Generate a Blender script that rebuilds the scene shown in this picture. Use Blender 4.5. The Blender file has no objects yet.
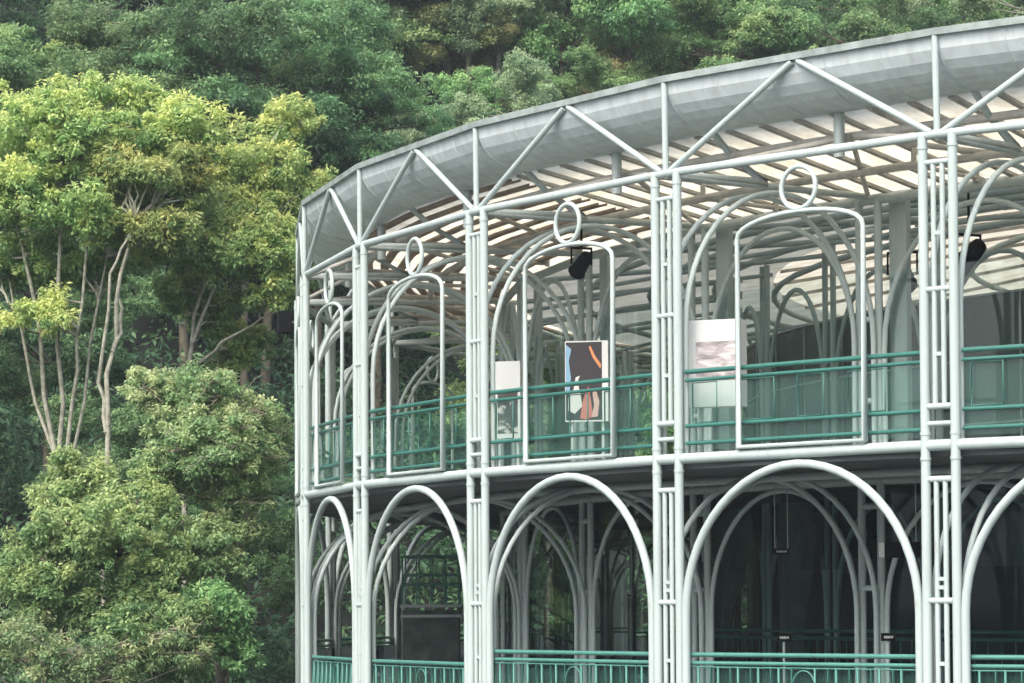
import bpy, math, random
import numpy as np
from mathutils import Matrix, Vector
random.seed(7)
S = bpy.context.scene
COL = S.collection
PI = math.pi

# ------------------------------------------------------------------ camera, light, exposure
EYE = 4.0                                     # eye height above the pond
cam_d = bpy.data.cameras.new('camera')
cam_d.sensor_width = 36.0
cam_d.lens = 36.0 * 3065.9 / 1024
cam_d.shift_y = 150.0 / 1024
cam_d.clip_start, cam_d.clip_end = 0.5, 6000
cam = bpy.data.objects.new('camera', cam_d)
COL.objects.link(cam)
cam.matrix_world = Matrix.Translation((0, 0, EYE)) @ Matrix.Rotation(PI/2 + 0.0377, 4, 'X') @ Matrix.Rotation(-0.00558, 4, 'Z')
S.camera = cam

SUN_EL, SUN_AZ = math.radians(48), math.radians(-150)   # azimuth measured from +Y towards +X: behind the camera, left
w = bpy.data.worlds.new('World'); S.world = w
w.use_nodes = True
nt = w.node_tree
sky = nt.nodes.new('ShaderNodeTexSky'); sky.sky_type = 'NISHITA'; sky.sun_disc = False
sky.sun_elevation = SUN_EL; sky.sun_rotation = SUN_AZ
sky.air_density = 1.0; sky.dust_density = 6.0; sky.ozone_density = 1.0
hs = nt.nodes.new('ShaderNodeHueSaturation'); hs.inputs['Saturation'].default_value = 0.85
nt.links.new(sky.outputs[0], hs.inputs['Color'])
nt.links.new(hs.outputs[0], nt.nodes['Background'].inputs[0])
nt.nodes['Background'].inputs[1].default_value = 0.15
sun_d = bpy.data.lights.new('sun', 'SUN'); sun_d.energy = 0.7; sun_d.angle = math.radians(60)
sun_d.color = (1.0, 0.97, 0.91)
sun = bpy.data.objects.new('sun', sun_d); COL.objects.link(sun)
sd = Vector((math.sin(SUN_AZ)*math.cos(SUN_EL), math.cos(SUN_AZ)*math.cos(SUN_EL), math.sin(SUN_EL)))
sun.rotation_euler = (-sd).to_track_quat('-Z', 'Y').to_euler()
sun.location = sd * 200
S.view_settings.view_transform = 'Standard'
S.view_settings.look = 'None'
S.view_settings.exposure = 1.35
S.view_settings.gamma = 1.0
S.cycles.max_bounces = 8
S.cycles.diffuse_bounces = 5
S.cycles.transmission_bounces = 5
S.cycles.transparent_max_bounces = 12
S.cycles.use_denoising = True

# ------------------------------------------------------------------ materials
def mat(name, base, rough=0.5, noise=0.0, scale=3.0, metal=0.0, spec=0.4, second=None, bump=0.0, streak=False, stain=None):
    m = bpy.data.materials.new(name); m.use_nodes = True
    n = m.node_tree; b = n.nodes['Principled BSDF']
    b.inputs['Roughness'].default_value = rough
    b.inputs['Metallic'].default_value = metal
    b.inputs['Specular IOR Level'].default_value = spec
    if noise <= 0:
        b.inputs['Base Color'].default_value = (*base, 1)
        return m
    tc = n.nodes.new('ShaderNodeTexCoord'); mp = n.nodes.new('ShaderNodeMapping')
    if streak: mp.inputs['Scale'].default_value = (6, 6, 0.7)
    n.links.new(tc.outputs['Object'], mp.inputs[0])
    t = n.nodes.new('ShaderNodeTexNoise'); t.inputs['Scale'].default_value = scale; t.inputs['Detail'].default_value = 8
    t.inputs['Roughness'].default_value = 0.65
    n.links.new(mp.outputs[0], t.inputs['Vector'])
    r = n.nodes.new('ShaderNodeValToRGB')
    r.color_ramp.elements[0].position = 0.32; r.color_ramp.elements[1].position = 0.62
    s2 = second or tuple(c*(1-noise) for c in base)
    r.color_ramp.elements[0].color = (*s2, 1); r.color_ramp.elements[1].color = (*base, 1)
    n.links.new(t.outputs[0], r.inputs[0]); n.links.new(r.outputs[0], b.inputs['Base Color'])
    if stain:                                    # rust and grime in scattered runs
        t2 = n.nodes.new('ShaderNodeTexNoise'); t2.inputs['Scale'].default_value = 3.1; t2.inputs['Detail'].default_value = 10; t2.inputs['Roughness'].default_value = 0.75
        mp2 = n.nodes.new('ShaderNodeMapping'); mp2.inputs['Scale'].default_value = (2.5, 2.5, 0.6)
        n.links.new(tc.outputs['Object'], mp2.inputs[0]); n.links.new(mp2.outputs[0], t2.inputs['Vector'])
        r2 = n.nodes.new('ShaderNodeMapRange'); r2.inputs['From Min'].default_value = 0.60; r2.inputs['From Max'].default_value = 0.72; r2.inputs['To Max'].default_value = 0.5
        n.links.new(t2.outputs[0], r2.inputs[0])
        mxc = n.nodes.new('ShaderNodeMix'); mxc.data_type = 'RGBA'; mxc.inputs['B'].default_value = (*stain, 1)
        n.links.new(r2.outputs[0], mxc.inputs['Factor']); n.links.new(r.outputs[0], mxc.inputs['A']); n.links.new(mxc.outputs['Result'], b.inputs['Base Color'])
    if bump:
        bp = n.nodes.new('ShaderNodeBump'); bp.inputs['Strength'].default_value = bump; bp.inputs['Distance'].default_value = 0.1
        n.links.new(t.outputs[0], bp.inputs['Height']); n.links.new(bp.outputs[0], b.inputs['Normal'])
    return m

def leaf_mat(name, c0, c1, c2, trans=0.45, var=0.08):
    m = bpy.data.materials.new(name); m.use_nodes = True
    n = m.node_tree; b = n.nodes['Principled BSDF']; out = n.nodes['Material Output']
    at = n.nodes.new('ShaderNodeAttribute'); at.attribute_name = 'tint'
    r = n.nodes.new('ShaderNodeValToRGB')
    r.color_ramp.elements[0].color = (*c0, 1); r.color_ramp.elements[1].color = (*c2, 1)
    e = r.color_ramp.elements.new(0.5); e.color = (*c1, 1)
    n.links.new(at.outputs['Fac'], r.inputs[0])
    oi = n.nodes.new('ShaderNodeObjectInfo')
    mr = n.nodes.new('ShaderNodeMapRange'); mr.inputs['To Min'].default_value = 1-2.2*var; mr.inputs['To Max'].default_value = 1+2.2*var
    n.links.new(oi.outputs['Random'], mr.inputs[0])
    mh = n.nodes.new('ShaderNodeMapRange'); mh.inputs['To Min'].default_value = 0.5-var*0.18; mh.inputs['To Max'].default_value = 0.5+var*0.18
    n.links.new(oi.outputs['Random'], mh.inputs[0])
    h = n.nodes.new('ShaderNodeHueSaturation')
    n.links.new(r.outputs[0], h.inputs['Color']); n.links.new(mr.outputs[0], h.inputs['Value']); n.links.new(mh.outputs[0], h.inputs['Hue'])
    n.links.new(h.outputs[0], b.inputs['Base Color'])
    b.inputs['Roughness'].default_value = 0.55; b.inputs['Specular IOR Level'].default_value = 0.35
    t = n.nodes.new('ShaderNodeBsdfTranslucent'); n.links.new(h.outputs[0], t.inputs['Color'])
    mx = n.nodes.new('ShaderNodeMixShader'); mx.inputs[0].default_value = trans
    n.links.new(b.outputs[0], mx.inputs[1]); n.links.new(t.outputs[0], mx.inputs[2])
    n.links.new(mx.outputs[0], out.inputs[0])
    return m

def glass_mat(name, tint, refl=0.08, rough=0.02, milk=0.0, milk_col=(.2, .45, .4)):
    m = bpy.data.materials.new(name); m.use_nodes = True
    n = m.node_tree; out = n.nodes['Material Output']
    n.nodes.remove(n.nodes['Principled BSDF'])
    tr = n.nodes.new('ShaderNodeBsdfTransparent'); tr.inputs[0].default_value = (*tint, 1)
    gl = n.nodes.new('ShaderNodeBsdfGlossy'); gl.inputs['Roughness'].default_value = rough; gl.inputs[0].default_value = (0.9, 0.95, 0.95, 1)
    fr = n.nodes.new('ShaderNodeFresnel'); fr.inputs[0].default_value = 1.5
    ad = n.nodes.new('ShaderNodeMath'); ad.operation = 'ADD'; ad.inputs[1].default_value = refl
    n.links.new(fr.outputs[0], ad.inputs[0])
    mx = n.nodes.new('ShaderNodeMixShader')
    n.links.new(ad.outputs[0], mx.inputs[0]); n.links.new(tr.outputs[0], mx.inputs[1]); n.links.new(gl.outputs[0], mx.inputs[2])
    if milk:
        df = n.nodes.new('ShaderNodeBsdfDiffuse'); df.inputs[0].default_value = (*milk_col, 1)
        m2 = n.nodes.new('ShaderNodeMixShader'); m2.inputs[0].default_value = milk
        n.links.new(mx.outputs[0], m2.inputs[1]); n.links.new(df.outputs[0], m2.inputs[2]); n.links.new(m2.outputs[0], out.inputs[0])
    else: n.links.new(mx.outputs[0], out.inputs[0])
    return m

def sheet_mat(name, col, trans):
    m = bpy.data.materials.new(name); m.use_nodes = True
    n = m.node_tree; b = n.nodes['Principled BSDF']; out = n.nodes['Material Output']
    tc = n.nodes.new('ShaderNodeTexCoord'); t = n.nodes.new('ShaderNodeTexNoise'); t.inputs['Scale'].default_value = 1.6; t.inputs['Detail'].default_value = 9; t.inputs['Roughness'].default_value = .7
    n.links.new(tc.outputs['Object'], t.inputs['Vector'])
    r = n.nodes.new('ShaderNodeValToRGB')
    r.color_ramp.elements[0].position = 0.3; r.color_ramp.elements[1].position = 0.6
    r.color_ramp.elements[0].color = (col[0]*.62, col[1]*.60, col[2]*.52, 1); r.color_ramp.elements[1].color = (*col, 1)
    n.links.new(t.outputs[0], r.inputs[0]); n.links.new(r.outputs[0], b.inputs['Base Color'])
    b.inputs['Roughness'].default_value = 0.5
    tl = n.nodes.new('ShaderNodeBsdfTranslucent'); n.links.new(r.outputs[0], tl.inputs[0])
    mx = n.nodes.new('ShaderNodeMixShader'); mx.inputs[0].default_value = trans
    n.links.new(b.outputs[0], mx.inputs[1]); n.links.new(tl.outputs[0], mx.inputs[2]); n.links.new(mx.outputs[0], out.inputs[0])
    return m

M = {
 'white': mat('white paint', (0.385, 0.46, 0.46), 0.65, 0.12, 1.1, spec=0.2, streak=True, stain=(0.20, 0.16, 0.12)),
 'frame': mat('brightened white paint', (0.42, 0.50, 0.50), 0.6, 0.10, 1.1, spec=0.2, streak=True),  # the columns' white, brightened to offset the shading on the frames
 'greysteel': mat('grey steel paint', (0.36, 0.42, 0.415), 0.5, 0.15, 2.0, streak=True),
 'gutter': mat('galvanised gutter sheet', (0.53, 0.605, 0.625), 0.5, 0.20, 1.0, spec=0.4, streak=True, stain=(0.24, 0.26, 0.24)),
 'lip': mat('gutter lip', (0.30, 0.36, 0.355), 0.6, 0.45, 3.0),
 'green': mat('green railing paint', (0.035, 0.15, 0.125), 0.4, 0.2, 3.0),
 'greenlight': mat('pale green railing paint', (0.075, 0.235, 0.20), 0.4, 0.2, 3.0),
 'rafter': mat('shade-tinted rafter', (0.46, 0.45, 0.41), 0.7, 0.4, 2.5),  # white steel tinted brownish to paint in the shade under the roof
 'brown': mat('shade-brown purlin', (0.33, 0.26, 0.20), 0.7, 0.4, 2.5),  # brown stands in for the weaker light under the left roof
 'sheet': sheet_mat('translucent cream roof sheet', (0.84, 0.79, 0.64), 0.78),
 'sheet2': sheet_mat('greyer roof sheet', (0.60, 0.58, 0.50), 0.65),  # greyer and less translucent than the gallery sheet
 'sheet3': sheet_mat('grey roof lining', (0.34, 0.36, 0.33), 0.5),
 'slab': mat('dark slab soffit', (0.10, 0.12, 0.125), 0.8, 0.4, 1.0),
 'deck': mat('platform deck', (0.30, 0.32, 0.31), 0.7, 0.3, 2.0),
 'bounce': mat('pale floor bounce sheet', (0.42, 0.41, 0.38), 0.6, 0.3, 2.0),
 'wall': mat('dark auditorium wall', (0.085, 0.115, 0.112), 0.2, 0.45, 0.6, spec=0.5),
 'wall_low': mat('shade-toned lower wall', (0.022, 0.042, 0.048), 0.25, 0.4, 0.6, spec=0.4),  # darker, bluer copy of the auditorium wall; interior shade put into its colour
 'stone': mat('dark stone', (0.08, 0.115, 0.105), 0.8, 0.6, 2.5),
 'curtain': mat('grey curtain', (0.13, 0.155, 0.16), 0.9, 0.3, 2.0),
 'black': mat('black casing', (0.005, 0.0055, 0.007), 0.7, spec=0.06),
 'board': mat('white board', (0.50, 0.53, 0.53), 0.6, 0.05, 2.0),
 'paper': mat('white lettering', (0.5, 0.52, 0.51), 0.6),
 'bark': mat('pale bark', (0.36, 0.365, 0.30), 0.85, 0.5, 6.0, second=(0.14, 0.145, 0.11), bump=0.3),
 'bark2': mat('dark bark', (0.13, 0.115, 0.085), 0.9, 0.5, 6.0, bump=0.3),
 'twig': mat('dry twig', (0.27, 0.245, 0.20), 0.9, 0.4, 6.0),
 'soil': mat('forest floor', (0.014, 0.018, 0.013), 0.95, 0.5, 0.7, second=(0.007, 0.011, 0.009), bump=0.5),
 'glass_tint': glass_mat('smoked glass', (0.70, 0.80, 0.81), -0.02),
 'glass_clear': glass_mat('clear gallery glass', (0.84, 0.92, 0.90), 0.03),
 'glass_teal': glass_mat('teal gallery glass', (0.66, 0.80, 0.81), -0.025),
 'glass_green': glass_mat('green railing glass', (0.80, 0.90, 0.88), 0.0, milk=0.09, milk_col=(.16, .42, .36)),
}
L = {
 'yellow': leaf_mat('yellow green leaf', (0.17, 0.32, 0.125), (0.355, 0.50, 0.19), (0.66, 0.71, 0.27)),
 'lime': leaf_mat('lime green leaf', (0.16, 0.31, 0.14), (0.30, 0.48, 0.21), (0.54, 0.67, 0.30)),
 'olive': leaf_mat('olive leaf', (0.17, 0.30, 0.15), (0.30, 0.46, 0.22), (0.52, 0.60, 0.32)),
 'dark': leaf_mat('dark green leaf', (0.085, 0.175, 0.088), (0.155, 0.30, 0.138), (0.29, 0.46, 0.21)),
 'mid': leaf_mat('mid green leaf', (0.14, 0.275, 0.125), (0.245, 0.42, 0.185), (0.43, 0.61, 0.27)),
 'pale': leaf_mat('grey green leaf', (0.18, 0.29, 0.16), (0.31, 0.43, 0.25), (0.50, 0.59, 0.37)),
 'ochre': leaf_mat('ochre leaf', (0.24, 0.30, 0.13), (0.38, 0.42, 0.19), (0.55, 0.53, 0.28)),
 'under': leaf_mat('undergrowth leaf', (0.05, 0.115, 0.065), (0.09, 0.19, 0.10), (0.17, 0.30, 0.14)),
}

# ------------------------------------------------------------------ helpers
class MB:
    """collects shapes that become ONE mesh object"""
    def __init__(self): self.v, self.f, self.s = [], [], []
    def add(self, vs, fs, smooth=False):
        o = len(self.v); self.v.extend([tuple(p) for p in vs])
        self.f.extend([tuple(i+o for i in q) for q in fs]); self.s.extend([smooth]*len(fs))
    def tube(self, pts, r, n=8, closed=False, caps=True):
        pts = [Vector(p) for p in pts]; m = len(pts)
        rs = r if isinstance(r, (list, tuple)) else [r]*m
        vs, fs = [], []
        ref = None
        for i, p in enumerate(pts):
            if closed: d = pts[(i+1) % m] - pts[i-1]
            else: d = pts[min(i+1, m-1)] - pts[max(i-1, 0)]
            d = d.normalized() if d.length > 1e-9 else Vector((0, 0, 1))
            if ref is None:
                ref = d.orthogonal().normalized()
            ref = (ref - d*ref.dot(d))
            ref = ref.normalized() if ref.length > 1e-6 else d.orthogonal().normalized()
            b = d.cross(ref)
            k = 1.0
            if 0 < i < m-1 or closed:
                a1 = (pts[i]-pts[i-1]); a2 = (pts[(i+1) % m]-pts[i])
                if a1.length > 1e-9 and a2.length > 1e-9:
                    c = max(0.3, math.cos(a1.angle(a2)/2)); k = min(1/c, 1.6) if (a1.angle(a2) > 0.5) else 1.0
            for j in range(n):
                a = 2*PI*j/n
                vs.append(p + (ref*math.cos(a) + b*math.sin(a))*rs[i]*k)
        for i in range(m if closed else m-1):
            i2 = (i+1) % m
            for j in range(n):
                fs.append((i*n+j, i*n+(j+1) % n, i2*n+(j+1) % n, i2*n+j))
        self.add(vs, fs, True)
        if not closed and caps:
            self.add([vs[j] for j in range(n)], [tuple(range(n))[::-1]])
            self.add([vs[(m-1)*n+j] for j in range(n)], [tuple(range(n))])
    def box(self, c, s, rot=None):
        x, y, z = s[0]/2, s[1]/2, s[2]/2
        R = rot or Matrix.Identity(3)
        vs = [R @ Vector((a*x, b*y, d*z)) + Vector(c) for a in (-1, 1) for b in (-1, 1) for d in (-1, 1)]
        self.add(vs, [(0, 1, 3, 2), (4, 6, 7, 5), (0, 4, 5, 1), (2, 3, 7, 6), (0, 2, 6, 4), (1, 5, 7, 3)])
    def revolve(self, prof, t0, t1, n, smooth=True):
        """sweeps (r, z) profile about the z axis from angle t0 to t1"""
        m = len(prof); full = abs(t1-t0-2*PI) < 1e-6
        vs, fs = [], []
        for i in range(n if full else n+1):
            t = t0 + (t1-t0)*i/n
            for r, z in prof: vs.append((r*math.sin(t), -r*math.cos(t), z))
        for i in range(n):
            a = i*m; b = ((i+1) % n if full else i+1)*m
            for j in range(m-1): fs.append((a+j, b+j, b+j+1, a+j+1))
        self.add(vs, fs, smooth)
    def build(self, name, m, parent=None, loc=(0, 0, 0), rz=0.0):
        me = bpy.data.meshes.new(name)
        me.from_pydata(self.v, [], self.f)
        me.polygons.foreach_set('use_smooth', self.s)
        me.materials.append(m); me.update()
        o = bpy.data.objects.new(name, me); COL.objects.link(o)
        if parent is not None: o.parent = parent
        o.location = loc; o.rotation_euler = (0, 0, rz)
        return o

def tag(o, label=None, cat=None, group=None, kind=None):
    if label: o['label'] = label
    if cat: o['category'] = cat
    if group: o['group'] = group
    if kind: o['kind'] = kind
    return o
def empty(name, loc, rz=0.0, parent=None):
    o = bpy.data.objects.new(name, None); COL.objects.link(o)
    o.location = loc; o.rotation_euler = (0, 0, rz); o.empty_display_size = 0.3
    if parent is not None: o.parent = parent
    return o
def dup(o, rz, parent):
    """a copy of a part (and its sub-parts) turned about the building's centre"""
    c = o.copy(); COL.objects.link(c); c.parent = parent; c.rotation_euler = (0, 0, rz)
    for ch in o.children:
        d = ch.copy(); COL.objects.link(d); d.parent = c
    return c
def polar(r, t, z): return (r*math.sin(t), -r*math.cos(t), z)

# ------------------------------------------------------------------ terrain and water
CX, CY, R = 24.258, 60.363, 28.442
TH0, DT = -1.39259, 0.16768                   # angle of column 0, one bay
th = lambda k: TH0 + k*DT
def smooth(a, b, x):
    t = np.clip((x-a)/(b-a), 0, 1); return t*t*(3-2*t)
def ground_z(X, Y):
    X = np.asarray(X, float); Y = np.asarray(Y, float)
    rho = np.hypot(X-CX, Y-CY); Ld = rho - 30.5
    side = smooth(50, 60, Y)
    wob = 0.8*np.sin(X*0.31+Y*0.17) + 0.6*np.sin(X*0.13-Y*0.29+1.0)
    hill = np.minimum(np.maximum(0, Ld-6)*0.85, 75)
    z = -1.5 + smooth(0, 3, Ld)*side*2.6 + hill*side + wob*smooth(2, 10, Ld)*side
    front = smooth(9, 5, Y)
    return np.where(Y < 20, -1.5 + front*3.8, z)
def axis(lo, a, b, hi, fine):
    out = list(np.arange(a, b+.01, fine)); s = fine; x = a
    left = []
    while x > lo: s *= 1.5; x -= s; left.append(x)
    s = fine; x = b; right = []
    while x < hi: s *= 1.5; x += s; right.append(x)
    return np.array(left[::-1] + out + right)
gx = axis(-2500, -60, 100, 2500, 2.5); gy = axis(-2500, -10, 180, 2500, 2.5)
XX, YY = np.meshgrid(gx, gy)
ZZ = ground_z(XX, YY)
nx, ny = len(gx), len(gy)
g = MB()
g.add(np.stack([XX.ravel(), YY.ravel(), ZZ.ravel()], 1).tolist(),
      [(j*nx+i, j*nx+i+1, (j+1)*nx+i+1, (j+1)*nx+i) for j in range(ny-1) for i in range(nx-1)], True)
tag(g.build('ground', M['soil']), kind='structure')
wm = bpy.data.materials.new('pond water'); wm.use_nodes = True
wb = wm.node_tree.nodes['Principled BSDF']; wb.inputs['Base Color'].default_value = (0.012, 0.03, 0.025, 1); wb.inputs['Roughness'].default_value = 0.08
wt = wm.node_tree.nodes.new('ShaderNodeTexNoise'); wt.inputs['Scale'].default_value = 2.0
wbp = wm.node_tree.nodes.new('ShaderNodeBump'); wbp.inputs['Strength'].default_value = 0.15
wm.node_tree.links.new(wt.outputs[0], wbp.inputs['Height']); wm.node_tree.links.new(wbp.outputs[0], wb.inputs['Normal'])
g = MB(); g.add([(-70, 4, 0), (120, 4, 0), (120, 100, 0), (-70, 100, 0)], [(0, 1, 2, 3)])
tag(g.build('water', wm), kind='structure')

# ------------------------------------------------------------------ the opera house
HOUSE = empty('opera_house', (CX, CY, 0))
tag(HOUSE, 'round two-storey pavilion of white steel tubes with arches, galleries and a grey curved gutter', 'building')
E0 = EYE
Z_LOW = E0 - 1.85       # lower deck
Z_FLR = E0 + 2.034      # floor ring beam
Z_TOP = E0 + 6.017      # top ring beam
Z_ROOF = E0 + 7.32      # gutter edge
K0, K1 = -10, 7         # columns that can be seen
R2 = R - 4.0
HS = 0.227              # half spacing of the paired tubes
ks = list(range(K0, K1+1)); bays = list(range(K0, K1))
NSEG = 76

def ring(name, r, z, rad, m, t0=0, t1=2*PI, n=None, parent=HOUSE, seg=8):
    n = n or 2*37
    b = MB()
    full = abs(t1-t0-2*PI) < 1e-6
    pts = [polar(r, t0+(t1-t0)*i/n, z) for i in range(n if full else n+1)]
    if n == 150: pts = [polar(r, th(-12+i), z) for i in range(38)]      # straight from column to column
    b.tube(pts, rad, seg, closed=full)
    return b.build(name, m, parent)

# --- slabs, floors, roof
b = MB(); b.revolve([(0.01, Z_FLR+0.02), (R-0.14, Z_FLR+0.02), (R-0.14, Z_FLR-0.14), (0.01, Z_FLR-0.14)], 0, 2*PI, NSEG, False)
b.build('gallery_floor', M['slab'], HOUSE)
b = MB(); b.revolve([(0.01, Z_FLR+0.026), (R-0.16, Z_FLR+0.026)], 0, 2*PI, NSEG, False); b.build('floor_bounce_sheet', M['bounce'], HOUSE)  # pale sheet added to bounce light up onto the gallery undersides
b = MB(); b.revolve([(0.01, Z_LOW), (R+0.1, Z_LOW), (R+0.1, Z_LOW-0.35), (0.01, Z_LOW-0.35)], 0, 2*PI, NSEG, False)
b.build('platform', M['deck'], HOUSE)
b = MB()
for k in range(-10, 8):
    b.tube([polar(R-0.6, th(k), -1.5), polar(R-0.6, th(k), Z_LOW-0.34)], 0.22, 8)
b.build('foundation_piles', M['deck'], HOUSE)

# gutter belly: curved sheet with flat facets
GP = [(R-0.02-0.88*(1-math.cos(a)), Z_ROOF-0.02-0.63*math.sin(a)) for a in (0, .28, .52, .74, .95, 1.15, 1.36, PI/2)]
b = MB()
T0g = th(-12.0)
for i in range(38):
    t0 = T0g + i*DT; t1 = t0 + DT
    if i == 37: t1 = T0g + 2*PI
    b.revolve(GP, t0, t1, 1, False)
    b.revolve([(R-0.90, Z_ROOF-0.65), (R-0.94, Z_ROOF-0.60), (R-0.94, Z_ROOF-0.02)], t0, t1, 1, False)
for i in range(37*5):                                 # standing seams where the sheets meet
    t = T0g + i*DT/5; kk = math.cos(DT/2)/math.cos((i % 5)/5*DT-DT/2)
    b.tube([polar(r*kk+0.002, t, z) for r, z in GP], 0.007 if i % 5 else .012, 4)
gut = b.build('gutter', M['gutter'], HOUSE)
b = MB()
for i in range(38):
    t0 = T0g + i*DT; t1 = t0 + DT if i < 37 else T0g+2*PI
    b.revolve([(R-0.02, Z_ROOF-0.03), (R+0.05, Z_ROOF-0.03), (R+0.055, Z_ROOF+0.06), (R-0.1, Z_ROOF+0.07), (R-0.1, Z_ROOF-0.03)], t0, t1, 1, False)
b.build('gutter_lip', M['lip'], gut)
# roof sheets: funnel over the gallery, low cone over the auditorium
RI = (R-0.93, Z_ROOF-0.60)
RP = [RI, (R2-0.3, Z_TOP+0.08), (19.0, Z_TOP+0.55), (10.0, Z_TOP+1.9), (0.02, Z_TOP+2.8)]
b = MB(); b.revolve(RP[:2], T0g, T0g+2*PI, 75, True); b.build('roof_sheet', M['sheet'], HOUSE)
b = MB(); b.revolve(RP[1:3], T0g, T0g+2*PI, 75, True); b.build('roof_soffit', M['sheet3'], HOUSE)
b = MB(); b.revolve(RP[2:], T0g, T0g+2*PI, 75, True); b.build('auditorium_roof', M['sheet2'], HOUSE)
def roof_z(r):
    for (r0, z0), (r1, z1) in zip(RP, RP[1:]):
        if r1 <= r <= r0: return z0 + (z1-z0)*(r0-r)/(r0-r1)
    return RP[-1][1]

# radial rafters under the sheets (right part) and ring purlins (left part)
KS = 1.85
def rafter_mesh(r0, r1, wd=0.10, hg=0.05):
    b = MB()
    p0, p1 = (r0, roof_z(r0)-0.02-hg/2), (r1, roof_z(r1)-0.02-hg/2)
    h = wd/2; hz = hg/2
    vs = [(s*h, -r, z+q*hz) for r, z in (p0, p1) for s in (-1, 1) for q in (-1, 1)]
    b.add(vs, [(0, 1, 3, 2), (4, 6, 7, 5), (0, 4, 5, 1), (2, 3, 7, 6), (0, 2, 6, 4), (1, 5, 7, 3)])
    return b
rf = None; k = KS+0.06
while k < 6.5:
    if rf is None: rf = rafter_mesh(R-0.96, R2-0.25).build('rafter', M['rafter'], HOUSE, rz=th(k))
    else: dup(rf, th(k), HOUSE)
    k += 1/7.0
for i in range(10):
    r = R-1.08-0.31*i
    b = MB(); z = roof_z(r)-0.075
    b.revolve([(r+0.08, z+0.05), (r+0.08, z+0.01), (r-0.08, z+0.01), (r-0.08, z+0.05)], th(-11.5), th(KS), 27, False)
    b.build('purlin', M['brown'], HOUSE)
# auditorium rafters, long and radial
af = None
for i in range(48):
    t = th(-11)+i*2*PI/48
    if af is None:
        b = MB()
        for r0, r1 in ((19.0, 10.0), (10.0, 1.0)):
            q = rafter_mesh(r0, r1, 0.10, 0.06); b.add(q.v, q.f)
        af = b.build('auditorium_rafter', M['rafter'], HOUSE, rz=t)
    else: dup(af, t, HOUSE)
for r in (22.8, 21.5, 20.2, 19.0, 15.0, 11.0):
    ring('roof_ring', r, roof_z(r)-(0.12 if r > 19.5 else .3), 0.06, M['white'])
sr = None
for k in range(-11, 7):
    if sr is None:
        b = MB(); b.tube([polar(R2-.1, 0, Z_TOP-.05), polar(19.7, 0, roof_z(19.7)-.1)], .05, 6); b.tube([polar(R2-.1, 0, Z_TOP-.6), polar(22, 0, Z_TOP-.15), polar(19.7, 0, roof_z(19.7)-.35)], .04, 6)
        sr = b.build('soffit_rib', M['white'], HOUSE, rz=th(k))
    else: dup(sr, th(k), HOUSE)

# --- ring beams
ring('ring_beam', R, Z_TOP, 0.060, M['white'], n=150)
ring('ring_beam', R, Z_FLR, 0.074, M['white'], n=150)
ring('inner_ring_beam', R2, Z_TOP-0.06, 0.075, M['greysteel'], n=150)
ring('inner_ring_beam', R2, Z_FLR-0.20, 0.075, M['greysteel'], n=150)
ring('gallery_chord', R-1.25, Z_TOP+0.36, 0.06, M['rafter'], n=100)
ring('gallery_chord', R-2.6, Z_TOP+0.10, 0.06, M['rafter'], n=100)
ring('gallery_chord', R-1.9, Z_FLR-0.22, 0.06, M['greysteel'], n=100)

# --- outer columns: two tubes, thin tubes and rungs between them
b = MB()
for s in (-1, 1): b.tube([(s*HS, -R, Z_LOW), (s*HS, -R, Z_TOP)], 0.064, 12)
col0 = b.build('column', M['white'], HOUSE, rz=th(ks[0]))
for x in (-0.068, 0.068):
    b = MB(); b.tube([(x, -R, E0+2.53), (x, -R, E0+5.66)], 0.036, 8); b.build('thin_tube', M['white'], col0)
    b = MB(); b.tube([(x, -R, Z_LOW), (x, -R, E0+1.60)], 0.036, 8); b.build('thin_tube', M['white'], col0)
for z, rr in ((5.66, .038), (4.03, .038), (2.53, .042), (2.31, .034), (1.60, .042), (0.05, .042)):
    b = MB(); b.tube([(-HS, -R-.004, E0+z), (HS, -R-.004, E0+z)], rr, 8); b.build('rung', M['white'], col0)
for z in (3.2, 4.75, 0.33, 0.22, -0.75):
    b = MB(); b.box((0, -R, E0+z), (0.10, 0.05, 0.05)); b.build('spacer', M['white'], col0)
for s in (-1, 1):
    for z in (Z_FLR-.17, Z_FLR+.15, Z_TOP-.16):
        b = MB(); b.tube([(s*HS, -R, z-.018), (s*HS, -R, z+.018)], .073, 12); b.build('collar', M['white'], col0)
for k in ks[1:]: dup(col0, th(k), HOUSE)

# --- truss between ring beam and gutter
b = MB(); b.tube([(0, -R, Z_TOP), (-0.02, -R, Z_ROOF-0.03)], 0.045, 10)
st = b.build('truss_strut', M['white'], HOUSE, rz=th(ks[0]))
for k in ks[1:]: dup(st, th(k), HOUSE)
for s in (-1, 1):
    b = MB(); e = Vector(polar(R*math.cos(DT/2)+.01, s*DT/2, Z_ROOF-0.05)); e.x -= s*0.05; b.tube([(s*0.10, -R, Z_TOP+0.03), e], 0.044, 10)
    dg = b.build('truss_diagonal', M['white'], HOUSE, rz=th(ks[0]))
    for k in ks[1:]: dup(dg, th(k), HOUSE)
b = MB()
b.tube([(0, -(R-0.86), Z_ROOF-0.62), (0, -(R-1.25), Z_TOP+0.36), ], 0.05, 8)
b.tube([(0, -(R-1.25), Z_TOP+0.36), (0, -(R-1.9), Z_TOP+0.02), (0, -R, Z_TOP)], 0.045, 8)
br = b.build('gutter_bracket', M['greysteel'], HOUSE, rz=th(ks[0]))
for k in ks[1:]: dup(br, th(k), HOUSE)
b = MB(); b.tube([(0, -(R-1.0), Z_ROOF-0.6), (0, -(R-1.0), Z_TOP+0.05)], 0.075, 8)
br = b.build('gutter_post', M['greysteel'], HOUSE, rz=th(ks[0]+.5))
for k in ks[1:]: dup(br, th(k+.5), HOUSE)
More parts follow.
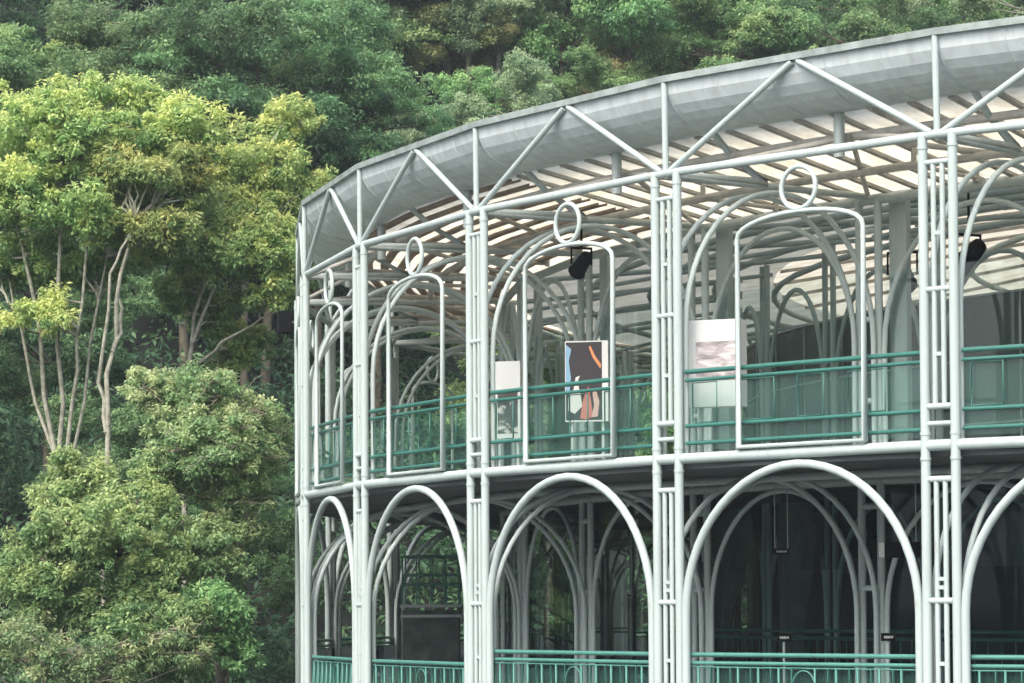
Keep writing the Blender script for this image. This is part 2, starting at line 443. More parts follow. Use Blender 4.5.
for s in (-1, 1):                                        # plan bracing under the gallery roof
    b = MB(); b.tube([(s*0.1, -R+0.05, Z_TOP-0.02), polar(R-1.25, s*DT*.5, Z_TOP+0.36), polar(R2+.1, s*DT*.98, Z_TOP+0.02)], 0.04, 6)
    q = b.build('gallery_brace', M['rafter'], HOUSE, rz=th(ks[0]))
    for k in ks[1:]: dup(q, th(k), HOUSE)
b = MB(); b.tube([(0, -R, Z_TOP-.03), (0, -R2, Z_TOP-.01)], 0.05, 8)
q = b.build('gallery_tie', M['greysteel'], HOUSE, rz=th(ks[0]))
for k in ks[1:]: dup(q, th(k), HOUSE)
b = MB(); b.tube([polar(R-2.6, 0, Z_TOP+.1), polar(R2, 0, Z_TOP+.05)], 0.04, 6); b.tube([polar(R2, 0, Z_TOP), polar(R2, 0, Z_TOP+.42)], .045, 6)
b.tube([polar(R-2.6, 0, Z_TOP+.1), polar(R-2.6, 0, Z_TOP+.42)], .04, 6)
q = b.build('roof_prop', M['rafter'], HOUSE, rz=th(ks[0]+.5))
for k in ks[1:]: dup(q, th(k+.5), HOUSE)

# --- arches
def arch_pts(p0, p1, zs, za, zb, n=20):
    """half ellipse from p0 to p1 (ground points): springs at zs, apex at za, legs run down to zb"""
    p0, p1 = Vector((*p0, 0)), Vector((*p1, 0)); c = (p0+p1)/2; h = (p1-p0)/2
    pts = [(p0.x, p0.y, zb)]
    for i in range(n+1):
        a = PI - PI*i/n
        q = c + h*math.cos(a); pts.append((q.x, q.y, zs+(za-zs)*math.sin(a)))
    pts.append((p1.x, p1.y, zb)); return pts
ha = DT/2
def bay_pt(r, s, off): # point near the column at side s of the bay, off metres inwards along the chord
    p = Vector(polar(r, s*ha, 0)); t = Vector((math.cos(s*ha), math.sin(s*ha), 0)); return ((p - t*s*off).x, (p - t*s*off).y)
b = MB(); b.tube(arch_pts(bay_pt(R, -1, HS+.122), bay_pt(R, 1, HS+.122), E0-0.10, E0+1.885, Z_LOW, 26), 0.058, 10)
q = b.build('arch', M['white'], HOUSE, rz=th(bays[0]+.5))
for k in bays[1:]: dup(q, th(k+.5), HOUSE)
for (zs, za, zb) in ((E0-0.10, E0+1.83, Z_LOW), (E0+3.85, E0+5.88, Z_FLR)):
    for s in (-1, 1):                                    # radial ribs, one from each tube of the column
        b = MB(); b.tube(arch_pts((s*HS, -R+.14), (s*HS*.86, -R2-.12), zs, za, zb, 22), 0.041, 8)
        q = b.build('gallery_rib', M['white'], HOUSE, rz=th(ks[0]))
        for k in ks[1:]: dup(q, th(k), HOUSE)
for (zs, za, zb) in ((E0-0.10, E0+1.75, Z_LOW), (E0+3.75, E0+5.75, Z_FLR)):
    b = MB(); b.tube(arch_pts(bay_pt(R2, -1, .30), bay_pt(R2, 1, .30), zs, za, zb, 22), 0.041, 8)
    q = b.build('inner_arch', M['white'], HOUSE, rz=th(bays[0]+.5))
    for k in bays[1:]: dup(q, th(k+.5), HOUSE)
# inner columns
b = MB()
for s in (-1, 1): b.tube([(s*.195, -R2, Z_LOW), (s*.195, -R2, Z_TOP)], 0.06, 10)
ic = b.build('inner_column', M['white'], HOUSE, rz=th(ks[0]))
for z in (1.45, 0.25, 5.5, 4.2, 3.0):
    b = MB(); b.tube([(-.195, -R2, E0+z), (.195, -R2, E0+z)], .045, 8); b.build('rung', M['white'], ic)
b = MB(); b.box((0.42, -R2+.22, (Z_FLR+Z_TOP)/2), (0.34, 0.10, Z_TOP-Z_FLR-.1)); b.build('pilaster', M['greysteel'], ic)
for k in ks[1:]: dup(ic, th(k), HOUSE)

# --- arched frames with a ring above, on the upper storey
FW = 1.10
RCH = R*math.cos(ha)
pts = []
t_of = lambda x: x/R
FO = .09
for x, z in ([(-FW, Z_FLR+.11), (-FW, E0+4.96)] + [(-FW*math.cos(PI*i/14), E0+4.96+0.29*math.sin(PI*i/14)**.9) for i in range(1, 14)] + [(FW, E0+4.96), (FW, Z_FLR+.11)]):
    pts.append((x+FO, -RCH-.06, z))
b = MB(); b.tube(pts, 0.034, 6, closed=True)
fr = b.build('arched_frame', M['frame'], HOUSE, rz=th(bays[0]+.5))
for k in bays[1:]: dup(fr, th(k+.5), HOUSE)
b = MB(); b.tube([(FO+0.30*math.cos(2*PI*i/28), -RCH-.06, E0+5.56+0.285*math.sin(2*PI*i/28)) for i in range(28)], 0.034, 8, closed=True)
q = b.build('ornament_ring', M['frame'], HOUSE, rz=th(bays[0]+.5))
for k in bays[1:]: dup(q, th(k+.5), HOUSE)

# --- railings
XE = R*ha - .30
RR = R-.06
def flat_pt(r, x, z): return (x, -(RCH-(R-r)), z)
def rail_pts(x0, x1, z, r=R-.06, n=6): return [flat_pt(r, x0+(x1-x0)*i/n, z) for i in range(n+1)]
def frame_rect(b, x0, x1, z0, z1, r=R-.06, rad=.011):
    b.tube([flat_pt(r, x, z) for x, z in ((x0, z0), (x0, z1), (x1, z1), (x1, z0))], rad, 4, closed=True)
def upper_railing():
    b = MB(); b.tube(rail_pts(-XE, XE, Z_FLR+1.2), .034, 8)
    top = b.build('gallery_railing', M['green'], HOUSE, rz=th(bays[0]+.5))
    for z, rr in ((1.08, .026), (.45, .028), (.21, .028)):
        b = MB(); b.tube(rail_pts(-XE, XE, Z_FLR+z), rr, 8); b.build('rail', M['green'], top)
    x = -XE+.12; i = 0
    while x < XE-.3:
        wd = (.45, .62)[i % 2]; b = MB(); frame_rect(b, x, min(x+wd, XE-.05), Z_FLR+.49, Z_FLR+1.04, rad=.009); x += wd+.42; i += 1
        b.build('infill_frame', M['green'], top)
    b = MB(); vs = [p for p in rail_pts(-XE, XE, Z_FLR+.12, R-.11)] + [p for p in rail_pts(-XE, XE, Z_FLR+1.05, R-.11)]
    b.add(vs, [(i, i+1, i+8, i+7) for i in range(6)]); b.build('glass_panel', M['glass_green'], top)
    return top
q = upper_railing()
for k in bays[1:]: dup(q, th(k+.5), HOUSE)
def lower_railing(z0, double, kk):
    b = MB(); b.tube(rail_pts(-XE, XE, E0+z0), .032, 8)
    top = b.build('deck_railing', M['greenlight'], HOUSE, rz=th(kk+.5))
    if double:
        b = MB(); b.tube(rail_pts(-XE, XE, E0+z0-.115), .028, 8); b.build('rail', M['greenlight'], top)
    zt = E0+z0-(.17 if double else .07)
    b = MB(); x = -XE+.06; i = 0
    while x < XE-.2:
        wd = .40 if i == 5 else .13
        frame_rect(b, x, min(x+wd, XE-.02), Z_LOW+.12, zt, rad=.013)
        if wd > .3:
            b.tube([flat_pt(R-.06, x+wd/2-wd/2*math.cos(PI*j/10), zt-.25+.22*math.sin(PI*j/10)) for j in range(11)], .012, 4)
        x += wd+.235; i += 1
    b.tube(rail_pts(-XE, XE, Z_LOW+.12), .02, 6); b.tube(rail_pts(-XE, XE, zt), .012, 6)
    b.build('railing_panel', M['greenlight'], top)
    if kk == 0:
        b = MB(); n = int(2*XE/.06)
        for i in range(1, n):
            x = -XE+2*XE*i/n; b.tube([flat_pt(R-.10, x, Z_LOW+.1), flat_pt(R-.10, x, zt)], .011, 4, caps=False)
        b.tube(rail_pts(-XE, XE, Z_LOW+.12, R-.10), .014, 6); b.tube(rail_pts(-XE, XE, zt, R-.10), .014, 6)
        b.build('balusters', M['green'], top)
    b = MB(); vs = rail_pts(-XE, XE, Z_LOW+.12, R-.13) + rail_pts(-XE, XE, zt, R-.13)
    b.add(vs, [(i, i+1, i+8, i+7) for i in range(6)]); b.build('glass_panel', M['glass_green'], top)
    return top
for kk in (0, 1): lower_railing(-.87, False, kk)
q = lower_railing(-.665, True, 2)
for k in bays:
    if k not in (0, 1, 2): dup(q, th(k+.5), HOUSE)
# second railing round the auditorium, on the lower storey
b = MB()
for z in (-.42, -.54): b.tube([polar(21.6, th(-6)+i*DT*.5, E0+z) for i in range(32)], .03, 6)
q = b.build('inner_railing', M['green'], HOUSE)
b = MB()
for i in range(200):
    t = th(-6)+i*DT*15.5/200; b.tube([polar(21.6, t, Z_LOW), polar(21.6, t, E0-.55)], .016, 4, caps=False)
b.build('balusters', M['green'], q)

# --- auditorium drum inside the rings
RC = 19.6
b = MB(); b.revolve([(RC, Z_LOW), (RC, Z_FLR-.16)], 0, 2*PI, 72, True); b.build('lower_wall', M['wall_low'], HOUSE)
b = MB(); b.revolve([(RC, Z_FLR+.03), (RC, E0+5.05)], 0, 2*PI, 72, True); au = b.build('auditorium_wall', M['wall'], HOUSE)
b = MB()
for i in range(72): b.tube([polar(RC+.03, i*2*PI/72, Z_FLR+.03), polar(RC+.03, i*2*PI/72, E0+5.05)], .02, 4)
for z in (2.95, 4.0, 5.05): b.tube([polar(RC+.03, i*2*PI/72, E0+z) for i in range(72)], .025, 4, closed=True)
b.build('mullions', M['greysteel'], au)
cb = None
for k in range(-10, 7):
    if cb is None:
        b = MB()
        for s in (-1, 1): b.tube([(s*.16, -(RC+.25), Z_LOW), (s*.16, -(RC+.25), Z_TOP+.3)], .055, 8)
        cb = b.build('auditorium_column', M['white'], HOUSE, rz=th(k))
    else: dup(cb, th(k), HOUSE)
hb = ha*RC
for (zs, za, zb) in ((E0-.1, E0+1.7, Z_LOW), (E0+3.6, E0+5.7, Z_FLR)):
    b = MB(); b.tube(arch_pts(bay_pt(RC+.25, -1, .22), bay_pt(RC+.25, 1, .22), zs, za, zb, 18), .045, 6)
    q = b.build('auditorium_arch', M['white'], HOUSE, rz=th(-9.5))
    for k in range(-9, 6): dup(q, th(k+.5), HOUSE)
gp = bay_pt(R2-.08, -1, .24), bay_pt(R2-.08, 1, .24)
for nm, z0, z1, m in (('glass_pane', Z_FLR+.06, E0+4.9, 'glass_clear'), ('glass_pane', Z_LOW+.05, Z_FLR-.3, 'glass_teal')):
    b = MB(); b.add([(*gp[0], z0), (*gp[1], z0), (*gp[1], z1), (*gp[0], z1)], [(0, 1, 2, 3)])
    b0 = b.build(nm, M[m], HOUSE, rz=th(-3.5))
    for k in range(-3, 6): dup(b0, th(k+.5), HOUSE)
# smoked glass screen of the lower gallery, hung from the slab
b = MB(); b.revolve([(R2-1.0, E0+.55), (R2-1.0, Z_FLR-.2)], th(2.2), th(7), 14, True)
b.build('glass_screen', M['glass_tint'], HOUSE)

# ------------------------------------------------------------------ foliage
def leaves(name, clumps, per, crad, ll, lw, m, parent=None, seed=0, flat=0.55, tips=0.0, loc=(0, 0, 0)):
    """clumps: (n,3) centres with a tint each; every clump is a rosette of small leaf faces"""
    rg = np.random.default_rng(seed)
    C = np.repeat(clumps[:, :3], per, 0); n = len(C)
    tint0 = np.repeat(clumps[:, 3], per)
    size = np.repeat(clumps[:, 4] if clumps.shape[1] > 4 else np.ones(len(clumps)), per)
    u = rg.normal(size=(n, 3)); u /= np.linalg.norm(u, axis=1)[:, None]
    rad = crad*size*rg.uniform(0.05, 1.0, n)**.55
    off = u*rad[:, None]; off[:, 2] *= flat
    P = C + off
    d = u.copy(); d[:, 2] = d[:, 2]*.5 - .25 + rg.normal(0, .3, n); d += rg.normal(0, .35, (n, 3)); d /= np.linalg.norm(d, axis=1)[:, None]
    up = np.array([0, 0, .75]) + rg.normal(0, .4, (n, 3)) + u*.65
    s = np.cross(d, up); s /= np.linalg.norm(s, axis=1)[:, None]+1e-9
    nn = np.cross(s, d)
    l = ll*rg.uniform(.65, 1.3, n)[:, None]; wd = lw*rg.uniform(.7, 1.25, n)[:, None]
    a = P - d*l*.5; e = P + d*l*.5 - nn*l*.12
    mid = P + nn*l*.06
    V = np.stack([a, mid+s*wd*.5, e, mid-s*wd*.5], 1).reshape(-1, 3)
    me = bpy.data.meshes.new(name)
    me.vertices.add(4*n); me.vertices.foreach_set('co', V.astype(np.float32).ravel())
    me.loops.add(4*n); me.loops.foreach_set('vertex_index', np.arange(4*n, dtype=np.int32))
    me.polygons.add(n); me.polygons.foreach_set('loop_start', np.arange(0, 4*n, 4, dtype=np.int32))
    at = me.attributes.new('tint', 'FLOAT', 'FACE')
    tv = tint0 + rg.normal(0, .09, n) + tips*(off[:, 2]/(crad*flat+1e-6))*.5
    at.data.foreach_set('value', np.clip(tv, 0, 1).astype(np.float32))
    me.materials.append(m); me.update(calc_edges=True); me.validate()
    o = bpy.data.objects.new(name, me); COL.objects.link(o); o.location = loc
    if parent is not None: o.parent = parent
    return o

def lobe_clumps(lobes, n, rg, shell=.72, tint=(.45, .22), top=0.25, under=-.45):
    vol = np.array([max(.05, l[3]*l[4]+l[4]*l[5]+l[3]*l[5]) for l in lobes]); vol /= vol.sum()
    out = []
    for l, f in zip(lobes, vol):
        c = np.array(l[:3]); rr = np.array(l[3:6]); m = max(6, int(n*f))
        u = rg.normal(size=(m*3, 3)); u /= np.linalg.norm(u, axis=1)[:, None]
        u = u[u[:, 2] > under][:m]
        q = rg.uniform(shell, 1.0, len(u))**.7 * rg.choice([.8, 1.0, 1.0, 1.16, 1.3], len(u))
        p = c + u*rr*q[:, None]
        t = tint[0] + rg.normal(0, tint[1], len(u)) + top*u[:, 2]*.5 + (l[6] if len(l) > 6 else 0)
        out.append(np.column_stack([p, t, rg.choice([.55, .8, 1.0, 1.3], len(u))]))
    return np.concatenate(out)

def wavy(p0, p1, n, amp, rg):
    p0, p1 = np.array(p0, float), np.array(p1, float)
    pts = [p0 + (p1-p0)*i/n for i in range(n+1)]
    for i in range(1, n): pts[i] = pts[i] + rg.normal(0, amp, 3)*np.array([1, 1, .3])
    return [tuple(p) for p in pts]
def taper(r0, r1, n): return [r0+(r1-r0)*i/n for i in range(n+1)]

def make_tree(name, label, cat, base, stems, lobes, leafm, barkm, n, per, crad, ll, lw, seed, group=None, twigs=40, flat=.8, tips=.5, tint=(.45, .2), shell=.55, under=-.85, bare=0, sub=5):
    """stems: lists of points from the base; lobes and stems are relative to base"""
    rg = np.random.default_rng(seed)
    root = empty(name, base); tag(root, label, cat, group)
    b = MB()
    ends = []
    for pts, r0, r1 in stems:
        m = len(pts)-1
        P = []
        for i in range(m):
            seg = wavy(pts[i], pts[i+1], 3, .05, rg); P += seg[:-1] if i < m-1 else seg
        b.tube(P, taper(r0, r1, len(P)-1), 7); ends.append(np.array(P))
    big = lobes; lobes = []
    for l in big:                                # every lobe breaks up into uneven smaller ones
        c = np.array(l[:3]); q = np.array(l[3:6]); dt = l[6] if len(l) > 6 else 0
        lobes.append((*c, *(q*.62), dt))
        for i in range(sub):
            u = rg.normal(size=3); u /= np.linalg.norm(u); f = rg.uniform(.42, .62)
            lobes.append((*(c+u*q*rg.uniform(.55, .85)), *(q.mean()*f*rg.uniform(.8, 1.2, 3)*np.array([1, 1, .8])), dt+rg.normal(0, .09)))
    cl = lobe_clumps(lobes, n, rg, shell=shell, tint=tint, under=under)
    allp = np.concatenate(ends)
    for l in lobes:
        c = np.array(l[:3]); j = np.argmin(np.linalg.norm(allp-c, axis=1)+np.where(allp[:, 2] > c[2], 9, 0))
        b.tube(wavy(allp[j], c, 4, .08, rg), taper(.032, .014, 4), 5)
        sub = cl[np.linalg.norm((cl[:, :3]-c)/np.array(l[3:6]), axis=1) < 1.1]
        for q in sub[rg.permutation(len(sub))[:max(3, twigs//len(lobes))]]:
            b.tube(wavy(c, q[:3], 3, .06, rg), taper(.012, .005, 3), 4, caps=False)
    for i in range(bare):                        # bare twigs that stick out of the crown
        l = lobes[i % len(lobes)]; c = np.array(l[:3]); u = rg.normal(size=3); u[2] = abs(u[2])*.4-.2; u /= np.linalg.norm(u)
        e = c+u*np.array(l[3:6])*rg.uniform(1.0, 1.35)
        b.tube(wavy(c, e, 5, .09, rg), taper(.015, .005, 5), 4, caps=False)
        for _ in range(2):
            f = c+(e-c)*rg.uniform(.5, .9); b.tube(wavy(f, f+rg.normal(0, .3, 3), 3, .05, rg), taper(.008, .004, 3), 4, caps=False)
    b.build('trunk', barkm, root)
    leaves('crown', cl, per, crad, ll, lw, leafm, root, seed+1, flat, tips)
    return root
FPX = 3065.9
def at(px, py, Y):
    """the point that lies Y metres ahead of the photographer's stand in the direction of a picture point"""
    return ((px-512)/FPX*Y, Y, EYE+(607.1-py)/FPX*Y)
def rel(base, px, py, Y):
    p = at(px, py, Y); return (p[0]-base[0], p[1]-base[1], p[2]-base[2])
def lobe(base, px, py, Y, rx, ry, deep=1.0, dt=0.0):
    c = rel(base, px, py, Y); s = Y/FPX
    return (*c, rx*s, rx*s*deep, ry*s, dt)
def foot(px, Y):
    x = (px-512)/FPX*Y; return (x, Y, float(ground_z(x, Y))-.1)
#TREES
# ---- near trees on the left bank, each with its own stems and crown
B = foot(58, 66)
make_tree('slender_tree', 'tall slender tree with pale multiple stems and a big yellow-green crown at the far left', 'tree', B,
  [([(0, 0, 0), rel(B, 62, 520, 66), rel(B, 40, 330, 66), rel(B, 14, 215, 66.3)], .075, .035),
   ([rel(B, 62, 520, 66), rel(B, 63, 400, 66), rel(B, 60, 230, 65.6), rel(B, 70, 130, 66)], .065, .028),
   ([rel(B, 62, 540, 66), rel(B, 72, 400, 65.7), rel(B, 82, 300, 65.5), rel(B, 88, 190, 65.5)], .055, .025),
   ([rel(B, 62, 480, 66), rel(B, 35, 400, 66.4), rel(B, 20, 320, 66.4), rel(B, 8, 300, 66)], .05, .022),
   ([rel(B, 62, 520, 66), rel(B, 90, 340, 66.3), rel(B, 112, 210, 66.5)], .045, .02)],
  [lobe(B, 30, 105, 66, 62, 40, 1, .15), lobe(B, 20, 185, 65.5, 55, 50, 1), lobe(B, 95, 150, 66, 62, 55, 1, .02), lobe(B, 150, 130, 66.5, 55, 45, 1, .22),
   lobe(B, 80, 210, 65, 45, 34, 1), lobe(B, 150, 190, 66, 45, 40, 1, .05), lobe(B, 35, 312, 65, 44, 22, 1, .3), lobe(B, -30, 160, 66, 50, 70, 1), lobe(B, 55, 255, 66.6, 50, 26, 1, -.1), lobe(B, 190, 125, 66.4, 40, 32, 1, .1), lobe(B, 110, 105, 66.3, 48, 34, 1, .12), lobe(B, 60, 150, 65.6, 50, 40, 1, .05), lobe(B, 120, 225, 66.2, 46, 32, 1, 0), lobe(B, 10, 250, 66.8, 40, 30, 1, -.1), lobe(B, 105, 268, 67, 34, 22, 1, -.12), lobe(B, 150, 245, 67, 36, 28, 1, -.1)],
  L['yellow'], M['bark'], 1300, 80, .25, .13, .055, 11, twigs=70, tint=(.46, .2))
B = foot(108, 65)
make_tree('leaning_tree', 'leaning pale-barked tree with forked trunk and yellow-green crown, left of the bushy tree below', 'tree', B,
  [([(0, 0, 0), rel(B, 100, 560, 65), rel(B, 108, 410, 65), rel(B, 116, 300, 65), rel(B, 135, 215, 65)], .08, .035),
   ([rel(B, 106, 430, 65), rel(B, 98, 380, 65), rel(B, 110, 270, 64.7), rel(B, 128, 235, 64.7)], .05, .025),
   ([rel(B, 112, 350, 65), rel(B, 121, 330, 65.2), rel(B, 117, 290, 65.2)], .05, .03)],
  [lobe(B, 130, 165, 65, 36, 30, 1, .05), lobe(B, 165, 225, 65.4, 36, 26, 1, -.05), lobe(B, 190, 170, 66, 34, 34, 1, .1)],
  L['yellow'], M['bark'], 320, 80, .25, .14, .058, 21, twigs=40, tint=(.5, .2))
B = foot(190, 68)
make_tree('slender_tree', 'yellow-green tree with thin forked trunk just left of the white corner column', 'tree', B,
  [([(0, 0, 0), rel(B, 184, 500, 68), rel(B, 190, 355, 68), rel(B, 202, 290, 68), rel(B, 230, 220, 68)], .075, .03),
   ([rel(B, 193, 340, 68), rel(B, 215, 285, 68), rel(B, 250, 240, 68)], .05, .02),
   ([rel(B, 200, 360, 68), rel(B, 240, 330, 67.6), rel(B, 275, 310, 67.6)], .04, .015)],
  [lobe(B, 215, 215, 68, 52, 38, 1, .05), lobe(B, 262, 165, 68.5, 48, 36, 1, .15), lobe(B, 268, 235, 67.6, 48, 44, 1, .05), lobe(B, 290, 205, 69, 36, 38, 1, .12), lobe(B, 225, 262, 67.4, 46, 30, 1, -.05), lobe(B, 275, 290, 67.4, 32, 22, 1, -.02), lobe(B, 180, 285, 68.6, 40, 26, 1, -.15), lobe(B, 215, 315, 68.8, 36, 24, 1, -.15), lobe(B, 250, 345, 69, 40, 26, 1, -.2), lobe(B, 285, 130, 69.5, 30, 26, 1, .1), lobe(B, 300, 185, 69, 26, 26, 1, .1)],
  L['yellow'], M['bark'], 860, 80, .25, .13, .055, 31, twigs=60, tint=(.46, .2))
B = foot(75, 58)
make_tree('bushy_tree', 'low bright green bushy tree in front of the pale trunks', 'tree', B,
  [([(0, 0, 0), rel(B, 60, 600, 58), rel(B, 75, 520, 58)], .10, .05), ([(.2, 0, 0), rel(B, 110, 600, 58), rel(B, 120, 530, 58)], .08, .04), ([(-.2, 0, 0), rel(B, 35, 620, 58), rel(B, 40, 560, 58)], .06, .03)],
  [lobe(B, 70, 480, 58, 36, 34, 1, .25), lobe(B, 60, 535, 57.5, 52, 38, 1, .15), lobe(B, 120, 545, 57.2, 58, 42, 1, .1), lobe(B, 165, 570, 57.4, 34, 40, 1, 0), lobe(B, 100, 605, 57.6, 60, 36, 1, -.2), lobe(B, 30, 590, 57.4, 40, 40, 1, -.05), lobe(B, 140, 500, 58, 40, 34, 1, .15), lobe(B, 150, 630, 57, 50, 34, 1, -.2)],
  L['lime'], M['bark2'], 860, 86, .20, .11, .05, 41, twigs=60, tint=(.5, .2), bare=10)
B = foot(215, 59.5)
make_tree('bushy_tree', 'olive green bushy tree with dry twigs beside the lower corner column', 'tree', B,
  [([(0, 0, 0), rel(B, 218, 620, 59.5), rel(B, 216, 500, 59.5), rel(B, 205, 430, 59.5)], .11, .04), ([(.1, 0, 0), rel(B, 225, 620, 59.5), rel(B, 250, 520, 59.5)], .06, .03)],
  [lobe(B, 170, 395, 59.5, 44, 36, 1, .12), lobe(B, 225, 405, 59.7, 46, 44, 1, .0), lobe(B, 262, 430, 59.8, 30, 44, 1, .15), lobe(B, 195, 455, 59, 56, 44, 1, -.05), lobe(B, 245, 500, 59.2, 40, 44, 1, .02), lobe(B, 195, 545, 58.8, 40, 44, 1, -.1), lobe(B, 165, 470, 59, 30, 34, 1, 0), lobe(B, 200, 420, 58.8, 44, 34, 1, .1), lobe(B, 235, 455, 58.8, 40, 40, 1, 0), lobe(B, 215, 590, 58.8, 44, 40, 1, -.1)],
  L['olive'], M['twig'], 860, 80, .20, .105, .045, 51, twigs=70, tint=(.5, .22), bare=90)
B = foot(40, 56)
make_tree('dry_bush', 'dry brownish bush tangled with vines at the bottom left corner', 'bush', B,
  [([(0, 0, 0), rel(B, 40, 660, 56)], .05, .03)],
  [lobe(B, 30, 650, 56, 60, 34, 1), lobe(B, 100, 665, 55.8, 60, 32, 1), lobe(B, 160, 650, 56.4, 50, 34, 1, -.1), lobe(B, -20, 640, 56, 50, 40, 1)],
  L['olive'], M['twig'], 320, 70, .22, .10, .04, 61, twigs=60, tint=(.5, .3), bare=50)
B = foot(210, 57.5)
make_tree('sapling', 'small leafy sapling under the olive bushy tree', 'tree', B,
  [([(0, 0, 0), rel(B, 205, 650, 57.5)], .04, .02)],
  [lobe(B, 190, 655, 57.5, 46, 32, 1), lobe(B, 235, 625, 57.5, 22, 26, 1), lobe(B, 215, 600, 57.5, 34, 30, 1)],
  L['mid'], M['bark2'], 220, 76, .21, .115, .052, 71, twigs=30, bare=16)

# ---- forest prototypes: one of each kind, then copies
def proto(kind, seed):
    rg = np.random.default_rng(seed)
    spec = {  # height, crown radius, crown depth, lobes, clumps, per, clump radius, leaf, flat, tint
     'dark':  (12.5, 3.6, 4.8, 15, 600, 92, .48, .165, .6, L['dark'], M['bark2']),
     'mid':   (11.0, 3.1, 4.0, 12, 540, 84, .42, .19, .75, L['mid'], M['bark2']),
     'pale':  (12.0, 2.6, 4.6, 10, 540, 76, .36, .16, .8, L['pale'], M['bark']),
     'yellow': (11.0, 2.8, 3.4, 10, 500, 76, .36, .18, .75, L['yellow'], M['bark']),
     'ochre': (9.5, 2.7, 3.0, 10, 480, 76, .36, .18, .75, L['ochre'], M['bark']),
     'lime':  (10.0, 2.8, 3.6, 10, 540, 76, .38, .18, .75, L['lime'], M['bark2']),
    }[kind]
    H, cr, cd, nl, nc, per, crad, ll, flat, lm, bm = spec
    lobes = [(0, 0, H-cd*.35, cr*.55, cr*.55, cd*.30)]
    for i in range(nl-1):
        a = 2.4*i + rg.uniform(-.4, .4); f = (i+.5)/(nl-1)
        z = H - cd*(.25+1.15*f) + rg.uniform(-.4, .4)
        q = cr*(.35+.62*math.sin(PI*min(1, .25+.62*f)))*rg.uniform(.75, 1.1)
        lobes.append((q*math.cos(a), q*math.sin(a), z, cr*rg.uniform(.34, .52), cr*rg.uniform(.34, .52), cd*rg.uniform(.14, .24), rg.normal(0, .10)))
    stems = [([(0, 0, 0), (rg.normal(0, .2), rg.normal(0, .2), H*.45), (rg.normal(0, .3), rg.normal(0, .3), H-cd*.4)], .17, .05)]
    return make_tree('forest_tree', 'x', 'tree', (0, 0, 0), stems, lobes, lm, bm, nc, per, crad, ll, ll*.42, seed, twigs=26, flat=flat, sub=3)
#FOREST
KINDS = ['dark', 'mid', 'pale', 'yellow', 'ochre', 'lime']
PROTO = {}
USED = set()
def plant(kind, var, px, py_top, Y, scale, label, group='trees of the hillside forest'):
    """a tree whose top shows at picture point (px, py_top) when it stands Y metres away; its foot is on the slope"""
    key = (kind, var)
    if key not in PROTO: PROTO[key] = proto(kind, 100+17*KINDS.index(kind)+var)
    src = PROTO[key]
    x = (px-512)/FPX*Y
    if key not in USED: o = src; USED.add(key)
    else:
        o = src.copy(); COL.objects.link(o)
        for ch in src.children:
            c = ch.copy(); COL.objects.link(c); c.parent = o
    o.location = (x, Y, float(ground_z(x, Y))-.2)
    o.rotation_euler = (0, 0, random.uniform(0, 6.28)); o.scale = (scale, scale, scale*random.uniform(.93, 1.08))
    tag(o, label, 'tree', group)
    return o
HEIGHT = {'dark': 12.5, 'mid': 11.0, 'pale': 12.0, 'yellow': 11.0, 'ochre': 9.5, 'lime': 10.0}
def plant_at(kind, var, px, py, scale, label, y0=84):
    """plants it at the first distance up the slope where its top reaches the height of the picture point"""
    Y = y0
    while Y < 150:
        x = (px-512)/FPX*Y
        if math.hypot(x-CX, Y-CY) > R+4.5:
            top = float(ground_z(x, Y)) + HEIGHT[kind]*scale
            if (top-EYE)/Y*FPX >= 607-py: break
        Y += .5
    return plant(kind, var, px, py, Y, scale, label)
